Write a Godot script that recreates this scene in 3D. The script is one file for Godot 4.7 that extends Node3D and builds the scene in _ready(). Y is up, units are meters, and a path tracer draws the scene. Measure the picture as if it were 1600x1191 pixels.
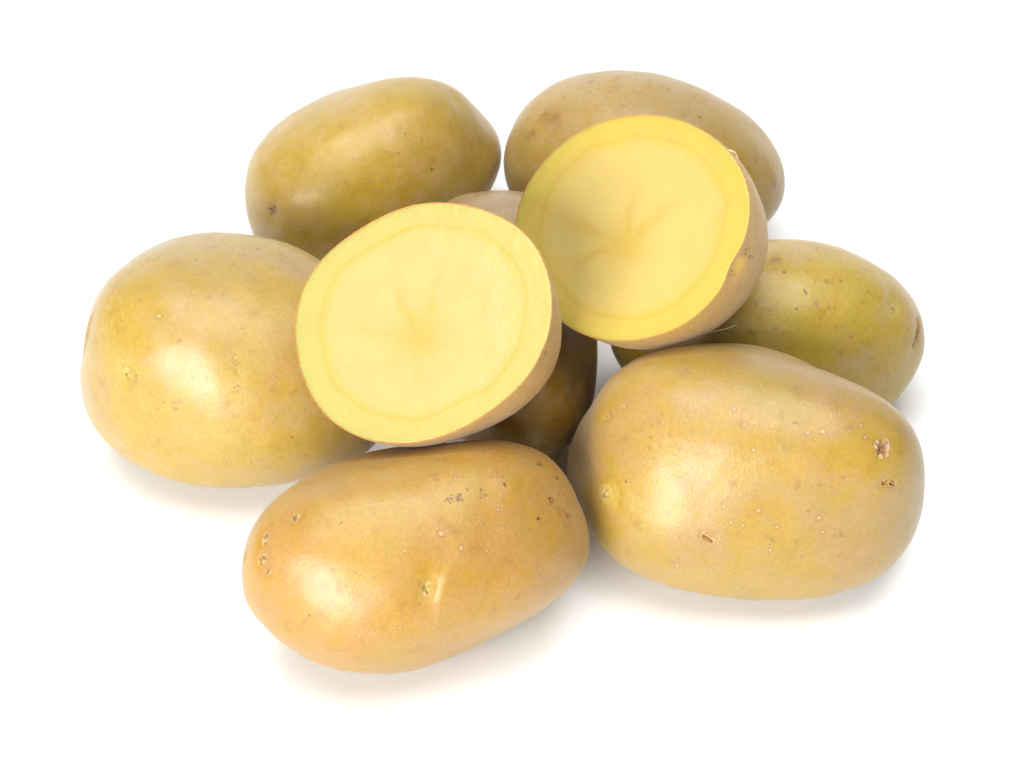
extends Node3D
# A studio close-up: seven whole potatoes and two cut halves heaped on a white sweep.

class Tuber:
	var axes: Vector3
	var lumps: Array
	var marks: Array
	var yellow: Color
	var tan_tone: Color
	var olive: Color
	var shift: Vector3
	var low := FastNoiseLite.new()
	var mid := FastNoiseLite.new()
	var fine := FastNoiseLite.new()
	var bend := 0.5

	func seed_noise(n: int) -> void:
		low.seed = n
		low.noise_type = FastNoiseLite.TYPE_SIMPLEX_SMOOTH
		low.frequency = 0.032
		low.fractal_octaves = 2
		mid.seed = n + 11
		mid.noise_type = FastNoiseLite.TYPE_SIMPLEX_SMOOTH
		mid.frequency = 0.11
		mid.fractal_octaves = 4
		mid.fractal_gain = 0.6
		fine.seed = n + 23
		fine.noise_type = FastNoiseLite.TYPE_SIMPLEX
		fine.frequency = 0.55
		fine.fractal_octaves = 3
		fine.fractal_gain = 0.65

	func lump(s: Vector3) -> float:
		var x := s.x
		var y := s.y
		var z := s.z
		var x2 := x * x
		var y2 := y * y
		var z2 := z * z
		var c := lumps
		var r: float = c[0] * z * (5.0 * z2 - 3.0) + c[1] * x * (5.0 * z2 - 1.0) + c[2] * y * (5.0 * z2 - 1.0) + c[3] * z * (x2 - y2) + c[4] * x * y * z + c[5] * x * (x2 - 3.0 * y2) + c[6] * y * (3.0 * x2 - y2)
		r += c[7] * (35.0 * z2 * z2 - 30.0 * z2 + 3.0) + c[8] * x * z * (7.0 * z2 - 3.0) + c[9] * y * z * (7.0 * z2 - 3.0) + c[10] * (x2 - y2) * (7.0 * z2 - 1.0) + c[11] * x * y * (7.0 * z2 - 1.0) + c[12] * x * z * (x2 - 3.0 * y2) + c[13] * y * z * (3.0 * x2 - y2) + c[14] * (x2 * x2 - 6.0 * x2 * y2 + y2 * y2) + c[15] * x * y * (x2 - y2)
		r += c[16] * z * (63.0 * z2 * z2 - 70.0 * z2 + 15.0) + c[17] * x * (21.0 * z2 * z2 - 14.0 * z2 + 1.0) + c[18] * y * (21.0 * z2 * z2 - 14.0 * z2 + 1.0) + c[19] * (x2 - y2) * z * (3.0 * z2 - 1.0) + c[20] * x * y * z * (3.0 * z2 - 1.0) + c[21] * x * (x2 - 3.0 * y2) * (9.0 * z2 - 1.0) + c[22] * y * (3.0 * x2 - y2) * (9.0 * z2 - 1.0) + c[23] * z * (x2 * x2 - 6.0 * x2 * y2 + y2 * y2) + c[24] * x * y * z * (x2 - y2) + c[25] * x * (x2 * x2 - 10.0 * x2 * y2 + 5.0 * y2 * y2) + c[26] * y * (5.0 * x2 * x2 - 10.0 * x2 * y2 + y2 * y2)
		return r

	func relief(s: Vector3) -> float:      # millimetres that the eyes, scars and dimples push the skin in or out
		var h := 0.0
		for m in marks:
			var d: Vector3 = (s - m[1]) * axes * 1000.0
			var big: float = m[3]
			var wide: float = m[4]
			if d.length_squared() > 12.0 * big * big:
				continue
			var across: Vector3 = m[1].cross(m[2]).normalized()
			var u: float = d.dot(m[2]) / (0.5 * big)
			var v: float = d.dot(across) / (0.5 * wide)
			var g := exp(-u * u - v * v)
			match m[0]:
				"eye":
					h += m[5] * (-0.75 * g - 0.3 * exp(-(u * u + v * v) / 5.0) + brow(u, v))
				"bud":
					h += m[5] * (0.6 * exp(-(u * u + v * v) / 2.0) + 1.2 * brow(u, v) - 0.5 * exp(-(sqrt(u * u + v * v) - 1.45) * (sqrt(u * u + v * v) - 1.45) * 6.0) * maxf(0.0, v / (0.1 + sqrt(u * u + v * v))))
				"ridge":
					h += m[5] * (exp(-u * u - (v - 0.6) * (v - 0.6) * 2.0) - exp(-u * u - (v + 0.6) * (v + 0.6) * 2.0)) * 0.5
				"dimple":
					h -= m[5] * exp(-(u * u + v * v) / 1.6)
				"smudge":
					h -= m[5] * 0.3 * g
				_:
					h -= m[5] * (0.45 * g + 0.3 * exp(-(u * u + v * v) / 5.0))
		return h

	func brow(u: float, v: float) -> float:      # the crescent fold beside an eye: a sharp crest with a slow outer slope
		var w := v - 0.16 * u * u
		var r := w - 1.35
		var crest := exp(-r * r * 9.0) if r < 0.0 else exp(-r * r * 1.2)
		return 0.17 * crest * exp(-u * u * u * u / 30.0 - u * u / 9.0)

	func carve(s: Vector3) -> float:      # room in the skin for the crust of each scar
		var deep := 0.0
		for m in marks:
			if m[0] in ["dimple", "ridge", "smudge"]:
				continue
			var d: Vector3 = (s - m[1]) * axes * 1000.0
			var big: float = 0.62 * m[3]
			var wide: float = 0.62 * m[4]
			if d.length_squared() > big * big:
				continue
			var across: Vector3 = m[1].cross(m[2]).normalized()
			var e := Vector2(d.dot(m[2]) / big, d.dot(across) / wide).length()
			deep = maxf(deep, clampf(0.45 * wide, 0.0, 1.0) * (1.0 - smoothstep(0.4, 0.75, e)))
		return deep

	func point(s: Vector3) -> Vector3:
		var p := s * axes * (1.0 + lump(s))
		var q := p * 1000.0 + shift
		var out := (s / axes).normalized()
		return p + out * 0.001 * (0.34 * low.get_noise_3d(q.x * 1.6, q.y * 1.6, q.z * 1.6) + 0.09 * mid.get_noise_3d(q.x, q.y, q.z) + 0.012 * fine.get_noise_3d(q.x, q.y, q.z) + relief(s))

	func tone(p: Vector3, s: Vector3) -> Color:
		var q := p * 1000.0 + shift
		var a := low.get_noise_3dv(q)
		var b := mid.get_noise_3dv(q)
		var f := fine.get_noise_3dv(q)
		var k := smoothstep(-0.42, 0.46, a * 0.8 + b * 1.2 + bend - 0.5)
		var c := yellow.lerp(tan_tone, k)
		var g := smoothstep(0.1, 0.65, low.get_noise_3d(q.z + 70.0, q.x - 31.0, q.y + 12.0) + 0.3 * b)
		c = c.lerp(olive, 0.55 * g)
		var rust := smoothstep(0.22, 0.62, mid.get_noise_3d(q.y * 1.3 + 9.0, q.z * 1.3, q.x * 1.3))
		c = c.lerp(Color(c.r * 0.85, c.g * 0.78, c.b * 0.72), 0.8 * rust)
		var w := 1.0 + 0.038 * f + 0.13 * b
		c = Color(c.r * w, c.g * (w + 0.008 * f), c.b * (w + 0.03 * f + 0.09 * b))
		for m in marks:
			var d: Vector3 = (s - m[1]) * axes * 1000.0
			var big: float = m[3]
			if d.length_squared() > 4.0 * big * big:
				continue
			var g2 := exp(-d.length_squared() / (0.3 * big * big))
			match m[0]:
				"eye", "bud":
					c = c.lerp(Color(c.r * 1.02, c.g * 1.09, c.b * 0.66), 0.75 * g2)
					var across: Vector3 = m[1].cross(m[2]).normalized()
					var u: float = d.dot(m[2]) / (0.5 * big)
					var v: float = d.dot(across) / (0.5 * float(m[4]))
					var r := v - 0.16 * u * u - 1.38
					c = c.lerp(Color(0.58, 0.44, 0.26), 0.14 * exp(-r * r * 40.0) * exp(-u * u / 5.0))
				"dimple":
					c = c.lerp(Color(c.r * 1.02, c.g * 1.08, c.b * 0.72), 0.6 * g2)
				"smudge":
					c = c.lerp(Color(0.3, 0.17, 0.1), 0.35 * g2)
				_:
					c = c.lerp(Color(c.r * 0.84, c.g * 0.74, c.b * 0.72), 0.6 * g2)
		return c


class Cut:                                  # the half of a potato: a cut edge and the dome of skin behind it
	var edge: Array
	var dome: Array
	var skin := Tuber.new()
	var dents := []

	func rim(t: float, few := false) -> float:
		var r: float = edge[0]
		for m in range(1, 3 if few else 7):
			r += edge[2 * m - 1] * cos(m * t) + edge[2 * m] * sin(m * t)
		return r

	func point(t: float, f: float) -> Vector3:
		var sp := sin(f)
		var w := smoothstep(0.0, 1.0, minf(sp * 2.0, 1.0))
		var r: float = lerpf(rim(t), rim(t, true), sp) * (1.0 + w * (dome[4] * cos(2.0 * t) + dome[5] * sin(2.0 * t) + dome[6] * cos(3.0 * t) + dome[7] * sin(3.0 * t)))
		r *= cos(f) * (1.0 + dome[1] * sp)
		var d: float = dome[0] * sp
		var p := Vector3(r * cos(t) + dome[2] * d, -d, -r * sin(t) - dome[3] * d)
		var q := p * 1000.0 + skin.shift
		var n := Vector3(cos(t) * cos(f), -sp, -sin(t) * cos(f))
		var h := (0.25 * skin.low.get_noise_3d(q.x * 1.6, q.y * 1.6, q.z * 1.6) + 0.16 * skin.mid.get_noise_3dv(q) + 0.06 * skin.fine.get_noise_3dv(q)) * w
		for m in dents:
			var du: float = angle_difference(m[0], t) * 29.0 / m[2]
			var dv: float = (f - m[1]) * 33.0 / m[3]
			h -= m[4] * exp(-du * du - dv * dv)
		return p + n * h * 0.001


var grain: NoiseTexture2D
var relief_map: NoiseTexture2D
var paper_grain: NoiseTexture2D
var ball := {}                              # N -> the shared layout of a cube blown up to a ball
var rng := RandomNumberGenerator.new()

const SIDES := [[Vector3(1, 0, 0), Vector3(0, 0, -1), Vector3(0, 1, 0)], [Vector3(-1, 0, 0), Vector3(0, 0, 1), Vector3(0, 1, 0)], [Vector3(0, 1, 0), Vector3(1, 0, 0), Vector3(0, 0, -1)], [Vector3(0, -1, 0), Vector3(1, 0, 0), Vector3(0, 0, 1)], [Vector3(0, 0, 1), Vector3(1, 0, 0), Vector3(0, 1, 0)], [Vector3(0, 0, -1), Vector3(-1, 0, 0), Vector3(0, 1, 0)]]
const MARGIN := 1.0 / 144.0          # of a tile, left round each of the six sides in a picture of spots
var tile := 288

const WHOLE := {
	"A": {"at": Vector3(-0.03828, 0.02362, -0.08606), "axes": Vector3(0.03871, 0.02446, 0.02632),
		"turn": Basis(Vector3(0.78434, 0.00539, -0.6203), Vector3(-0.01296, 0.99989, -0.0077), Vector3(0.62019, 0.01408, 0.78432)),
		"lumps": [-0.02965, 0.00043, -0.00898, -0.07069, 0.06205, 0.00988, -0.03615, 0.00049, -0.00144, -0.01137, 0.00258, -0.0041, -0.0053, -0.0352, -0.00899, -0.09009, 0.00056, 0.00137, 0.00155, 0.00587, -0.00697, 0.00298, 0.00248, 0.01598, -0.06383, 0.0064, -0.0052],
		"marks": [["scar", Vector3(-0.943, 0.274, 0.187), Vector3(0.45, 0.89, -0.03), 5, 3, 0.9], ["dimple", Vector3(0.545, 0.752, 0.37), Vector3(0.06, -0.47, 0.88), 6, 4, 0.4], ["dimple", Vector3(-0.54, 0.159, 0.826), Vector3(0.57, 0.82, 0.05), 14, 4, 0.1]],
		"spots": [[Vector3(0.006, 0.819, 0.573), 0, 1, 0, 0.35], [Vector3(0.101, 0.738, 0.667), 0, 1, 2, 0.4], [Vector3(-0.164, 0.763, 0.625), 0, 1, 2, 0.4], [Vector3(-0.096, 0.72, 0.688), 0, 1, 2, 0.5], [Vector3(0.114, 0.481, 0.869), 0, 1, 0, 0.55], [Vector3(-0.783, 0.622, -0.016), 0, 1, 1, 0.5], [Vector3(-0.695, 0.674, 0.249), 0, 1, 1, 0.5], [Vector3(-0.566, 0.645, 0.513), 0, 1, 1, 0.45], [Vector3(-0.325, 0.851, 0.413), 0, 1, 1, 0.4], [Vector3(-0.337, 0.586, 0.737), 0, 1, 1, 0.45], [Vector3(-0.345, 0.484, 0.804), 0, 1, 1, 0.45], [Vector3(0.123, 0.357, 0.926), 0, 1, 1, 0.5], [Vector3(-0.802, 0.504, 0.319), 0, 1, 1, 0.5], [Vector3(-0.795, 0.353, 0.493), 0, 1, 1, 0.5], [Vector3(-0.834, 0.158, 0.529), 0, 1, 1, 0.5], [Vector3(-0.638, 0.109, 0.763), 0, 1, 1, 0.5], [Vector3(-0.974, 0.21, -0.087), 0, 1, 1, 0.5], [Vector3(-0.854, -0.111, 0.508), 0, 1, 2, 1]]},
	"B": {"at": Vector3(0.03558, 0.02382, -0.08978), "axes": Vector3(0.03905, 0.02394, 0.02591),
		"turn": Basis(Vector3(0.97771, -0.01035, 0.20971), Vector3(0.01556, 0.99961, -0.02319), Vector3(-0.20939, 0.02594, 0.97749)),
		"lumps": [-0.00868, 0.01674, 0.00453, 0.01809, 0.08413, 0.03125, -0.02155, 0.00036, -0.00925, 0.00344, 0.01019, 0.00202, -0.00494, -0.01071, -0.00463, -0.01766, 0.00036, -0.0009, -0.00132, -0.01528, -0.00543, 0.00285, -0.00026, -0.01218, -0.01083, 0.00302, 0.0009],
		"marks": [["smudge", Vector3(0.953, 0.141, 0.268), Vector3(0.29, 0.19, -0.94), 4, 3, 0.3], ["smudge", Vector3(-0.608, 0.714, 0.348), Vector3(0.89, 0.45, -0.02), 6, 4, 0.2]],
		"spots": [[Vector3(0.368, 0.912, 0.183), 2.2, 6, 0, 0.4], [Vector3(0.369, 0.923, -0.108), 2.2, 6, 2, 0.6], [Vector3(-0.406, 0.906, -0.123), 1.6, 5, 2, 0.7], [Vector3(-0.734, 0.571, 0.368), 2.9, 5, 2, 1.2], [Vector3(-0.621, 0.721, 0.308), 2.6, 5, 2, 1.4], [Vector3(0.936, 0.178, 0.304), 1.6, 6, 3, 1], [Vector3(-0.208, 0.976, 0.066), 9.6, 10, 2, 0.6], [Vector3(-0.028, 0.991, 0.131), 19.2, 16, 0, 0.3], [Vector3(0.811, 0.451, 0.373), 6.4, 10, 2, 0.5]]},
	"F": {"at": Vector3(0.06610, 0.02192, -0.02039), "axes": Vector3(0.04034, 0.02334, 0.02531),
		"turn": Basis(Vector3(0.9988, -0.00295, 0.04887), Vector3(0.00413, 0.9997, -0.02397), Vector3(-0.04879, 0.02414, 0.99852)),
		"lumps": [-0.01811, 0.01611, -0.01885, -0.04254, -0.0842, -0.01635, -0.0328, -0.00064, -0.00051, -0.0045, -0.00241, -0.00785, -0.02053, -0.00763, -0.0037, -0.00073, -0.00015, -0.00011, 0.0014, -0.0026, -0.01129, -0.00297, 0.00114, -0.00783, 0.03476, 0.00132, 0.00132],
		"marks": [["eye", Vector3(0.749, 0.607, 0.266), Vector3(0.24, 0.15, -0.96), 6, 5, 1], ["stem", Vector3(0.948, 0.221, 0.23), Vector3(0.11, 0.44, -0.89), 8, 2.5, 0.8]],
		"spots": [[Vector3(-0, 0.994, 0.107), 1.3, 10, 2, 0.6], [Vector3(0.042, 0.962, 0.268), 0, 1, 0, 0.5], [Vector3(0.167, 0.958, 0.235), 0, 1, 2, 0.6], [Vector3(0.171, 0.872, 0.46), 0.3, 3, 0, 0.5], [Vector3(0.243, 0.961, -0.132), 0.3, 2, 2, 0.5], [Vector3(0.446, 0.884, -0.136), 0, 1, 2, 0.5], [Vector3(0.288, 0.906, 0.311), 0.3, 2, 2, 0.7], [Vector3(0.38, 0.886, 0.266), 0, 1, 2, 0.6], [Vector3(0.491, 0.867, 0.082), 0, 1, 2, 0.5], [Vector3(0.536, 0.843, 0.049), 0, 1, 2, 0.5], [Vector3(-0.126, 0.816, 0.564), 0, 1, 3, 1], [Vector3(0.232, 0.813, 0.535), 0, 1, 3, 0.8], [Vector3(0.118, 0.789, 0.603), 0, 1, 0, 0.4], [Vector3(0.002, 0.656, 0.755), 0, 1, 3, 1.1], [Vector3(-0.035, 0.769, 0.638), 0, 1, 1, 0.7], [Vector3(0.365, 0.639, 0.677), 0, 1, 3, 0.7], [Vector3(0.407, 0.634, 0.658), 0, 1, 3, 0.7], [Vector3(0.558, 0.573, 0.601), 0, 1, 3, 0.6], [Vector3(0.471, 0.531, 0.704), 0, 1, 3, 0.7], [Vector3(0.412, 0.408, 0.815), 0.5, 4, 3, 0.6], [Vector3(0.628, 0.264, 0.732), 0, 1, 3, 0.7], [Vector3(-0.151, 0.61, 0.778), 0, 1, 2, 1.2], [Vector3(0.558, 0.783, 0.276), 0, 1, 2, 0.5], [Vector3(0.54, 0.175, 0.823), 0, 1, 3, 0.4], [Vector3(0.724, 0.026, 0.689), 0, 1, 2, 0.5], [Vector3(0.327, 0.774, 0.542), 1.9, 12, 0, 0.2], [Vector3(0.244, 0.911, 0.332), 16, 30, 2, 0.3], [Vector3(0.697, 0.225, 0.681), 6.4, 16, 4, 0.2]]},
	"I": {"at": Vector3(-0.00215, 0.02407, -0.02076), "axes": Vector3(0.04760, 0.02328, 0.02480),
		"turn": Basis(Vector3(0.11034, -0.01405, 0.99379), Vector3(-0.01265, 0.9998, 0.01554), Vector3(-0.99381, -0.01429, 0.11014)),
		"lumps": [0.01139, -0.01609, 0.01638, -0.00154, 0.01567, 0.0055, 0.01756, -0.00226, 0.00493, 0.00294, 0.00644, -0.01515, -0.0081, 0.00359, -0.00083, -0.01082, 0.00061, 0.00032, -0.00201, -0.00189, 0.01743, 0.00123, 0.00103, -0.00042, -0.00793, 0.00041, -0.00007],
		"marks": [["dimple", Vector3(0.731, 0.346, -0.588), Vector3(-0.88, 0.15, -0.45), 6, 4, 0.6]],
		"spots": [[Vector3(-0.628, 0.748, 0.214), 1.6, 5, 2, 0.7], [Vector3(-0.492, 0.854, -0.17), 1.9, 6, 2, 0.8], [Vector3(-0.568, 0.819, -0.083), 4.8, 8, 2, 0.4], [Vector3(0.775, 0.378, -0.506), 0, 1, 1, 0.6], [Vector3(0.862, 0.352, -0.364), 0, 1, 1, 0.5], [Vector3(0.647, 0.297, -0.702), 0, 1, 2, 0.6]]},
	"C": {"at": Vector3(-0.07042, 0.02781, -0.00147), "axes": Vector3(0.04142, 0.02993, 0.03341),
		"turn": Basis(Vector3(0.88596, 0.01455, 0.46353), Vector3(0.00442, 0.9992, -0.03981), Vector3(-0.46374, 0.03732, 0.88519)),
		"lumps": [0.00839, -0.02779, -0.00298, -0.08671, -0.03076, 0.01738, -0.04764, -0.00403, 0.00903, -0.01661, -0.00878, 0.00302, 0.0696, -0.02196, -0.01147, 0.02705, -0.00035, 0.00364, -0.00332, -0.00309, -0.00593, 0.00164, 0.00037, -0.01511, 0.09554, 0.00522, -0.00351],
		"marks": [["eye", Vector3(-0.235, 0.403, 0.885), Vector3(-0.07, -0.91, 0.41), 7, 6, 1], ["ridge", Vector3(-0.678, 0.397, 0.619), Vector3(0.39, 0.86, -0.32), 12, 3, 0.8]],
		"spots": [[Vector3(0.088, 0.95, -0.301), 0, 1, 0, 0.75], [Vector3(-0.034, 0.981, -0.189), 0, 1, 0, 0.5], [Vector3(-0.146, 0.981, -0.128), 1.6, 4, 2, 0.8], [Vector3(-0.133, 0.986, 0.102), 0, 1, 2, 0.7], [Vector3(0.188, 0.927, -0.323), 1.9, 5, 2, 0.6], [Vector3(0.292, 0.899, -0.328), 1.3, 4, 2, 0.7], [Vector3(0.103, 0.922, 0.373), 0, 1, 3, 0.9], [Vector3(-0.104, 0.795, 0.598), 0, 1, 1, 0.8], [Vector3(-0.251, 0.812, 0.527), 0, 1, 3, 0.5], [Vector3(0.351, 0.818, 0.456), 0, 1, 3, 0.5], [Vector3(0.063, 0.716, 0.696), 0, 1, 2, 0.7], [Vector3(0.19, 0.527, 0.829), 0, 1, 2, 0.6], [Vector3(0.268, 0.535, 0.801), 0, 1, 2, 0.6], [Vector3(0.45, 0.489, 0.747), 0.5, 3, 0, 0.3], [Vector3(0.141, 0.337, 0.931), 0, 1, 2, 0.7], [Vector3(0.13, 0.278, 0.952), 1, 4, 2, 0.6], [Vector3(0.036, 0.287, 0.957), 0, 1, 0, 0.35], [Vector3(0.092, 0.304, 0.948), 0, 1, 0, 0.25], [Vector3(0.449, 0.115, 0.886), 0, 1, 3, 0.5], [Vector3(0.638, 0.54, 0.548), 0, 1, 3, 0.5], [Vector3(0.768, 0.032, 0.639), 0, 1, 0, 0.35], [Vector3(0.807, -0.181, 0.562), 0, 1, 0, 0.35], [Vector3(0.429, -0.21, 0.878), 0, 1, 1, 0.7], [Vector3(0.6, -0.271, 0.753), 0, 1, 1, 0.4], [Vector3(0.274, -0.316, 0.909), 0.8, 3, 1, 0.4], [Vector3(0.067, -0.42, 0.905), 0, 1, 1, 0.4], [Vector3(-0.31, 0.688, 0.657), 0.5, 2, 0, 0.25], [Vector3(-0.169, 0.422, 0.891), 0.3, 3, 0, 0.3], [Vector3(0.384, 0.658, 0.647), 1.9, 8, 0, 0.25], [Vector3(0.009, 0.332, 0.943), 3.5, 16, 2, 0.3], [Vector3(0.069, 0.987, -0.142), 9.6, 14, 2, 0.5], [Vector3(-0.395, 0.72, 0.571), 8, 30, 4, 0.2], [Vector3(-0.407, 0.094, 0.909), 6.4, 22, 4, 0.2], [Vector3(-0.218, -0.218, 0.951), 6.4, 16, 4, 0.2]]},
	"G": {"at": Vector3(-0.02180, 0.02648, 0.06661), "axes": Vector3(0.04174, 0.02534, 0.02714),
		"turn": Basis(Vector3(0.9343, -0.00985, -0.35636), Vector3(0.01308, 0.99989, 0.00664), Vector3(0.35626, -0.01086, 0.93432)),
		"lumps": [-0.01701, 0.0043, -0.00065, -0.03379, 0.1326, -0.00754, 0.01329, 0.00436, -0.00869, 0.00369, 0.02107, 0.0068, 0.02243, -0.00611, -0.01239, -0.01896, -0.00234, -0.00046, 0.0085, 0.0422, 0.05549, 0.00956, 0.0005, 0.03583, -0.0222, 0.00535, -0.01126],
		"marks": [["eye", Vector3(-0.144, 0.442, 0.885), Vector3(-0.39, -0.84, 0.38), 8, 4.5, 1.1], ["scab", Vector3(-0.663, 0.749, -0.003), Vector3(0.71, 0.36, -0.61), 3, 2.5, 0.3], ["scab", Vector3(-0.832, 0.553, -0.039), Vector3(0.57, 0.44, -0.7), 4, 2.2, 0.5], ["scab", Vector3(-0.891, 0.45, 0.061), Vector3(0.6, 0.72, -0.34), 5, 2.5, 0.6], ["scab", Vector3(-0.897, 0.403, 0.179), Vector3(0.49, 0.77, -0.4), 2, 2, 0.3], ["scab", Vector3(-0.936, 0.314, -0.158), Vector3(0.53, 0.64, -0.56), 4, 1.5, 0.4]],
		"spots": [[Vector3(0.103, 0.93, 0.354), 1.4, 16, 0, 0.3], [Vector3(0.155, 0.921, 0.358), 0.6, 6, 0, 0.45], [Vector3(0.214, 0.927, 0.31), 0.6, 4, 0, 0.35], [Vector3(0.279, 0.878, 0.388), 1.3, 6, 0, 0.3], [Vector3(0.409, 0.859, 0.309), 0, 1, 0, 0.6], [Vector3(0.412, 0.879, 0.24), 0, 1, 0, 0.3], [Vector3(0.666, 0.741, 0.078), 0.8, 6, 0, 0.5], [Vector3(0.74, 0.649, 0.178), 0.6, 4, 0, 0.5], [Vector3(0.74, 0.635, 0.222), 1.9, 8, 0, 0.3], [Vector3(0.665, 0.633, 0.396), 0.8, 8, 0, 0.4], [Vector3(0.759, 0.47, 0.451), 0.6, 4, 0, 0.5], [Vector3(0.708, 0.535, 0.46), 2.2, 6, 0, 0.3], [Vector3(0.556, 0.619, 0.555), 0, 1, 0, 0.6], [Vector3(0.713, 0.442, 0.544), 0, 1, 0, 0.3], [Vector3(0.242, 0.772, 0.588), 1.3, 14, 0, 0.16], [Vector3(0.169, 0.967, 0.191), 0, 1, 1, 0.6], [Vector3(0.077, 0.987, 0.144), 0, 1, 1, 0.5], [Vector3(0.159, 0.961, 0.225), 0, 1, 1, 0.3], [Vector3(0.341, 0.797, 0.498), 0, 1, 1, 0.5], [Vector3(0.342, 0.699, 0.628), 0, 1, 1, 0.5], [Vector3(-0.001, 0.797, 0.604), 0, 1, 1, 0.9], [Vector3(0.087, 0.685, 0.724), 0, 1, 1, 0.8], [Vector3(-0.223, 0.737, 0.638), 0, 1, 1, 0.5], [Vector3(-0.424, 0.807, 0.41), 0, 1, 1, 0.55], [Vector3(-0.156, 0.978, 0.138), 0, 1, 1, 0.4], [Vector3(-0.39, 0.919, -0.054), 0, 1, 1, 0.4], [Vector3(-0.485, 0.84, 0.243), 0, 1, 0, 0.4], [Vector3(-0.533, 0.757, -0.378), 0, 1, 0, 0.4], [Vector3(-0.574, 0.79, 0.216), 0, 1, 1, 0.4], [Vector3(-0.693, 0.618, 0.371), 0, 1, 3, 0.5], [Vector3(-0.42, 0.567, 0.708), 0, 1, 2, 0.6], [Vector3(-0.509, 0.597, 0.62), 0, 1, 2, 0.4], [Vector3(-0.629, 0.443, 0.638), 2.9, 12, 2, 0.8], [Vector3(-0.32, 0.138, 0.937), 0, 1, 1, 0.5], [Vector3(-0.525, 0.068, 0.848), 0, 1, 1, 0.5], [Vector3(-0.771, 0.192, 0.607), 0, 1, 0, 0.35], [Vector3(0.301, 0.288, 0.909), 0, 1, 3, 0.6], [Vector3(-0.117, 0.077, 0.99), 0, 1, 2, 0.5], [Vector3(0.225, 0.613, 0.757), 0, 1, 1, 0.5], [Vector3(-0.226, 0.592, 0.774), 9.6, 30, 2, 0.25], [Vector3(0.416, 0.745, 0.521), 12.8, 40, 2, 0.25]]},
	"H": {"at": Vector3(0.05521, 0.02735, 0.03814), "axes": Vector3(0.04403, 0.02960, 0.03212),
		"turn": Basis(Vector3(0.98022, -0.00672, 0.19779), Vector3(0.01779, 0.99837, -0.05425), Vector3(-0.1971, 0.05669, 0.97874)),
		"lumps": [-0.03083, -0.02718, -0.0239, -0.07427, 0.02754, 0.00614, -0.04108, 0.00336, -0.02707, -0.02477, 0.00633, -0.01455, -0.01113, 0.04998, -0.04255, 0.07209, -0.00076, -0.00264, 0.00652, 0.02979, 0.04255, -0.00088, -0.00505, -0.01741, -0.0112, -0.00804, -0.009],
		"marks": [["stem", Vector3(0.687, 0.639, 0.347), Vector3(-0.04, 0.45, -0.89), 4, 3.6, 0.7], ["scab", Vector3(0.754, 0.445, 0.484), Vector3(-0.22, 0.79, -0.58), 2.6, 2.4, 0.4], ["slit", Vector3(0.796, 0.417, 0.438), Vector3(-0.75, 0.51, 0.42), 3, 2, 0.3], ["bud", Vector3(-0.659, 0.172, 0.732), Vector3(0.54, -0.68, 0.5), 5.5, 5, 0.9], ["slit", Vector3(-0.089, 0.078, 0.993), Vector3(-0.84, 0.54, -0.12), 4.4, 3.8, 0.4], ["scab", Vector3(-0.703, 0.616, 0.355), Vector3(0.74, 0.65, -0.21), 2.5, 2, 0.5], ["stem", Vector3(-0.997, -0.063, -0.036), Vector3(0.01, 0.66, -0.75), 4, 1.5, 0.4], ["scab", Vector3(-0.593, 0.726, 0.349), Vector3(0.56, 0.56, -0.61), 1.5, 1.5, 0.2]],
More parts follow.
